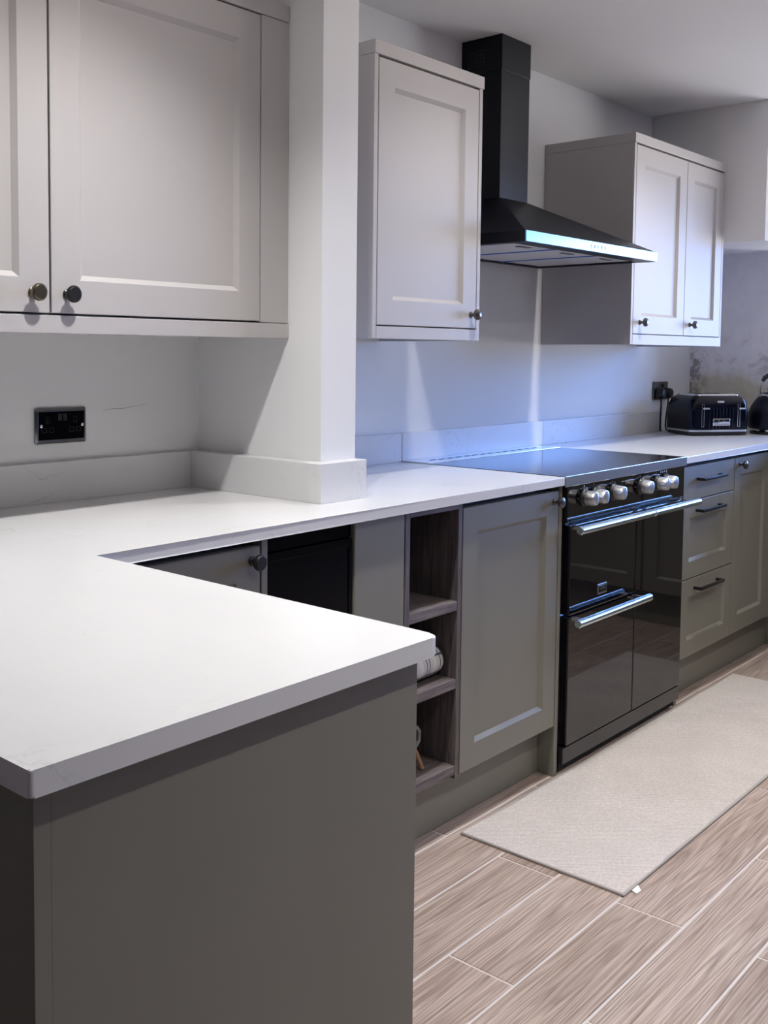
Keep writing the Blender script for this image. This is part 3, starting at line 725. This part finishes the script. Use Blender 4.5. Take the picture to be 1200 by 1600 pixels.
# ------------------------------------------------------------------ kettle
kt = thing('kettle', 'navy dome kettle with arched black handle at the right edge', 'kettle', (3.900, 0.177, H), -0.75)
def kl(nm, prof, mt, n=40):
    bm = bmesh.new(); lathe(bm, prof, (0, 0, 0), (0, 0, 1), n); return obj(nm, bm, mt, kt, local=True)
kl('power_base', [(0.090, 0.0), (0.094, 0.004), (0.092, 0.011), (0.070, 0.0125)], M['plastic'])
kl('foot_ring', [(0.066, 0.0127), (0.067, 0.014), (0.067, 0.020), (0.066, 0.0210)], M['chrome'])
kl('body', [(0.066, 0.0212), (0.100, 0.026), (0.106, 0.040), (0.107, 0.070), (0.104, 0.095), (0.097, 0.117), (0.085, 0.140), (0.070, 0.162), (0.061, 0.172)], M['navy_matt'])
kl('collar', [(0.061, 0.1722), (0.062, 0.177), (0.056, 0.184), (0.050, 0.186)], M['steel'])
ld = kl('lid', [(0.049, 0.1862), (0.044, 0.190), (0.020, 0.194), (0.008, 0.195)], M['navy_matt'])
bm = bmesh.new(); lathe(bm, [(0.007, 0.1948), (0.008, 0.200), (0.024, 0.207), (0.025, 0.211), (0.012, 0.215)], (0, 0, 0), (0, 0, 1), 20); obj('lid_knob', bm, M['plastic'], ld, local=True)
bm = bmesh.new(); hp = [(-0.057, 0, 0.182), (-0.060, 0, 0.205), (-0.056, 0, 0.230), (-0.046, 0, 0.250)]
tube(bm, hp, 0.0035, 8); tube(bm, [(-x, y, z) for x, y, z in hp], 0.0035, 8); obj('handle_arm', bm, M['steel'], kt, local=True)
bm = bmesh.new(); tube(bm, [(-0.050, 0, 0.243), (-0.040, 0, 0.260), (-0.020, 0, 0.272), (0, 0, 0.276), (0.020, 0, 0.272), (0.040, 0, 0.260), (0.050, 0, 0.243)], [0.008, 0.0105, 0.011, 0.011, 0.011, 0.0105, 0.008], 12); obj('handle_grip', bm, M['plastic'], kt, local=True)
bm = bmesh.new(); tube(bm, [(0.080, 0, 0.120), (0.098, 0, 0.136), (0.108, 0, 0.152), (0.112, 0, 0.160)], [0.020, 0.016, 0.012, 0.011], 14); obj('spout', bm, M['navy_matt'], kt, local=True)

# ------------------------------------------------------------------ things in the open shelves
c = thing('rolled_cloth', 'rolled white and black plaid cloth on the middle open shelf', 'cloth', (1.055, 0.105, 0.4195))
bm = bmesh.new(); n = 28; rings = []
for x, rs in ((-0.095, 0.80), (-0.092, 0.94), (-0.08, 1.0), (-0.03, 1.02), (0.03, 1.0), (0.072, 0.98), (0.082, 0.90)):
    rings.append([bm.verts.new((x, math.cos(2*PI*j/n)*0.060*rs, 0.0455+math.sin(2*PI*j/n)*0.0450*rs)) for j in range(n)])
for a, b in zip(rings, rings[1:]):
    for j in range(n): bm.faces.new((a[j], a[(j+1) % n], b[(j+1) % n], b[j]))
bm.faces.new(rings[0][::-1]); bm.faces.new(rings[-1])
bmesh.ops.translate(bm, verts=bm.verts[:], vec=(0, 0, -0.0455)); rl = obj('roll', bm, M['plaid'], c, local=True); rl.location = (0, 0, 0.0455)
bm = bmesh.new(); pts = []
for j in range(60):
    an = j*0.30; rr_ = 0.10+0.82*j/59; pts.append((0.0825, math.cos(an)*0.058*rr_, 0.0455+math.sin(an)*0.043*rr_))
tube(bm, pts, 0.0022, 6); obj('spiral_edge', bm, M['navy_matt'], c, local=True)
bm = bmesh.new(); tube(bm, [(0.080, math.cos(2*PI*j/40)*0.0545, 0.0455+math.sin(2*PI*j/40)*0.041) for j in range(41)], 0.0030, 6); obj('hem', bm, M['navy_matt'], c, local=True)

c = thing('cloth_bag', 'small grey-green bag with tan strip standing on the bottom open shelf', 'bag', (1.045, 0.115, 0.1875))
bm = bmesh.new(); prism(bm, rounded(-0.055, 0.045, -0.020, 0.045, 0.018), 0.0, 0.045, 0.004); obj('body', bm, M['canvas'], c, local=True)
bm = bmesh.new(); tube(bm, [(0.020, -0.015, 0.044), (0.040, -0.015, 0.050), (0.052, -0.015, 0.062), (0.052, -0.015, 0.086), (0.044, -0.015, 0.098), (0.022, -0.015, 0.102), (0.0, -0.015, 0.098), (-0.02, -0.015, 0.08), (-0.02, -0.015, 0.044)], 0.0055, 8); obj('loop_handle', bm, M['canvas'], c, local=True)
bm = bmesh.new(); tube(bm, [(0.022, -0.048, 0.003), (0.018, -0.044, 0.020), (0.012, -0.036, 0.045), (0.006, -0.028, 0.062)], 0.0065, 8); obj('tan_strip', bm, M['tan'], c, local=True)

# ------------------------------------------------------------------ rug
rg = thing('rug', 'beige woven runner rug on the floor in front of the cooker', 'rug', (2.1, -0.215, 0))
bm = bmesh.new(); nx, ny = 60, 16; X0, X1, Y0, Y1 = 1.166, 3.056, -0.450, 0.004; g = []
for i in range(nx+1):
    g.append([]);
    for j in range(ny+1):
        x = X0+(X1-X0)*i/nx; y = Y0+(Y1-Y0)*j/ny
        z = 0.0062+0.0008*math.sin(x*7+y*5)+0.0006*math.sin(x*17-y*11)
        g[-1].append(bm.verts.new((x, y, z)))
fs = [bm.faces.new((g[i][j], g[i+1][j], g[i+1][j+1], g[i][j+1])) for i in range(nx) for j in range(ny)]
ed = [e for e in bm.edges if e.is_boundary]
r = bmesh.ops.extrude_edge_only(bm, edges=ed)
for v in [q for q in r['geom'] if isinstance(q, bmesh.types.BMVert)]: v.co.z = 0.0006
obj('pile', bm, M['rug'], rg)
bm = bmesh.new(); e = 0.004
for q in ((X0-e, X0+e, Y0-e, Y1+e), (X1-e, X1+e, Y0-e, Y1+e), (X0+e, X1-e, Y0-e, Y0+e), (X0+e, X1-e, Y1-e, Y1+e)): box(bm, q[0], q[1], q[2], q[3], 0.0006, 0.0068, bev=0.0015)
obj('edge_binding', bm, M['felt'], rg)
bm = bmesh.new(); v = [bm.verts.new(p) for p in ((1.200, -0.4545, 0.0035), (1.232, -0.4545, 0.0045), (1.218, -0.4700, 0.0014), (1.196, -0.4680, 0.0012), (1.200, -0.4545, 0.0026), (1.232, -0.4545, 0.0036), (1.218, -0.4700, 0.0007), (1.196, -0.4680, 0.0006))]
for q in ((0, 1, 2, 3), (7, 6, 5, 4), (0, 4, 5, 1), (1, 5, 6, 2), (2, 6, 7, 3), (3, 7, 4, 0)): bm.faces.new([v[i] for i in q])
obj('care_tag', bm, M['tagcloth'], rg, smooth=False, label='small white care tag poking out')
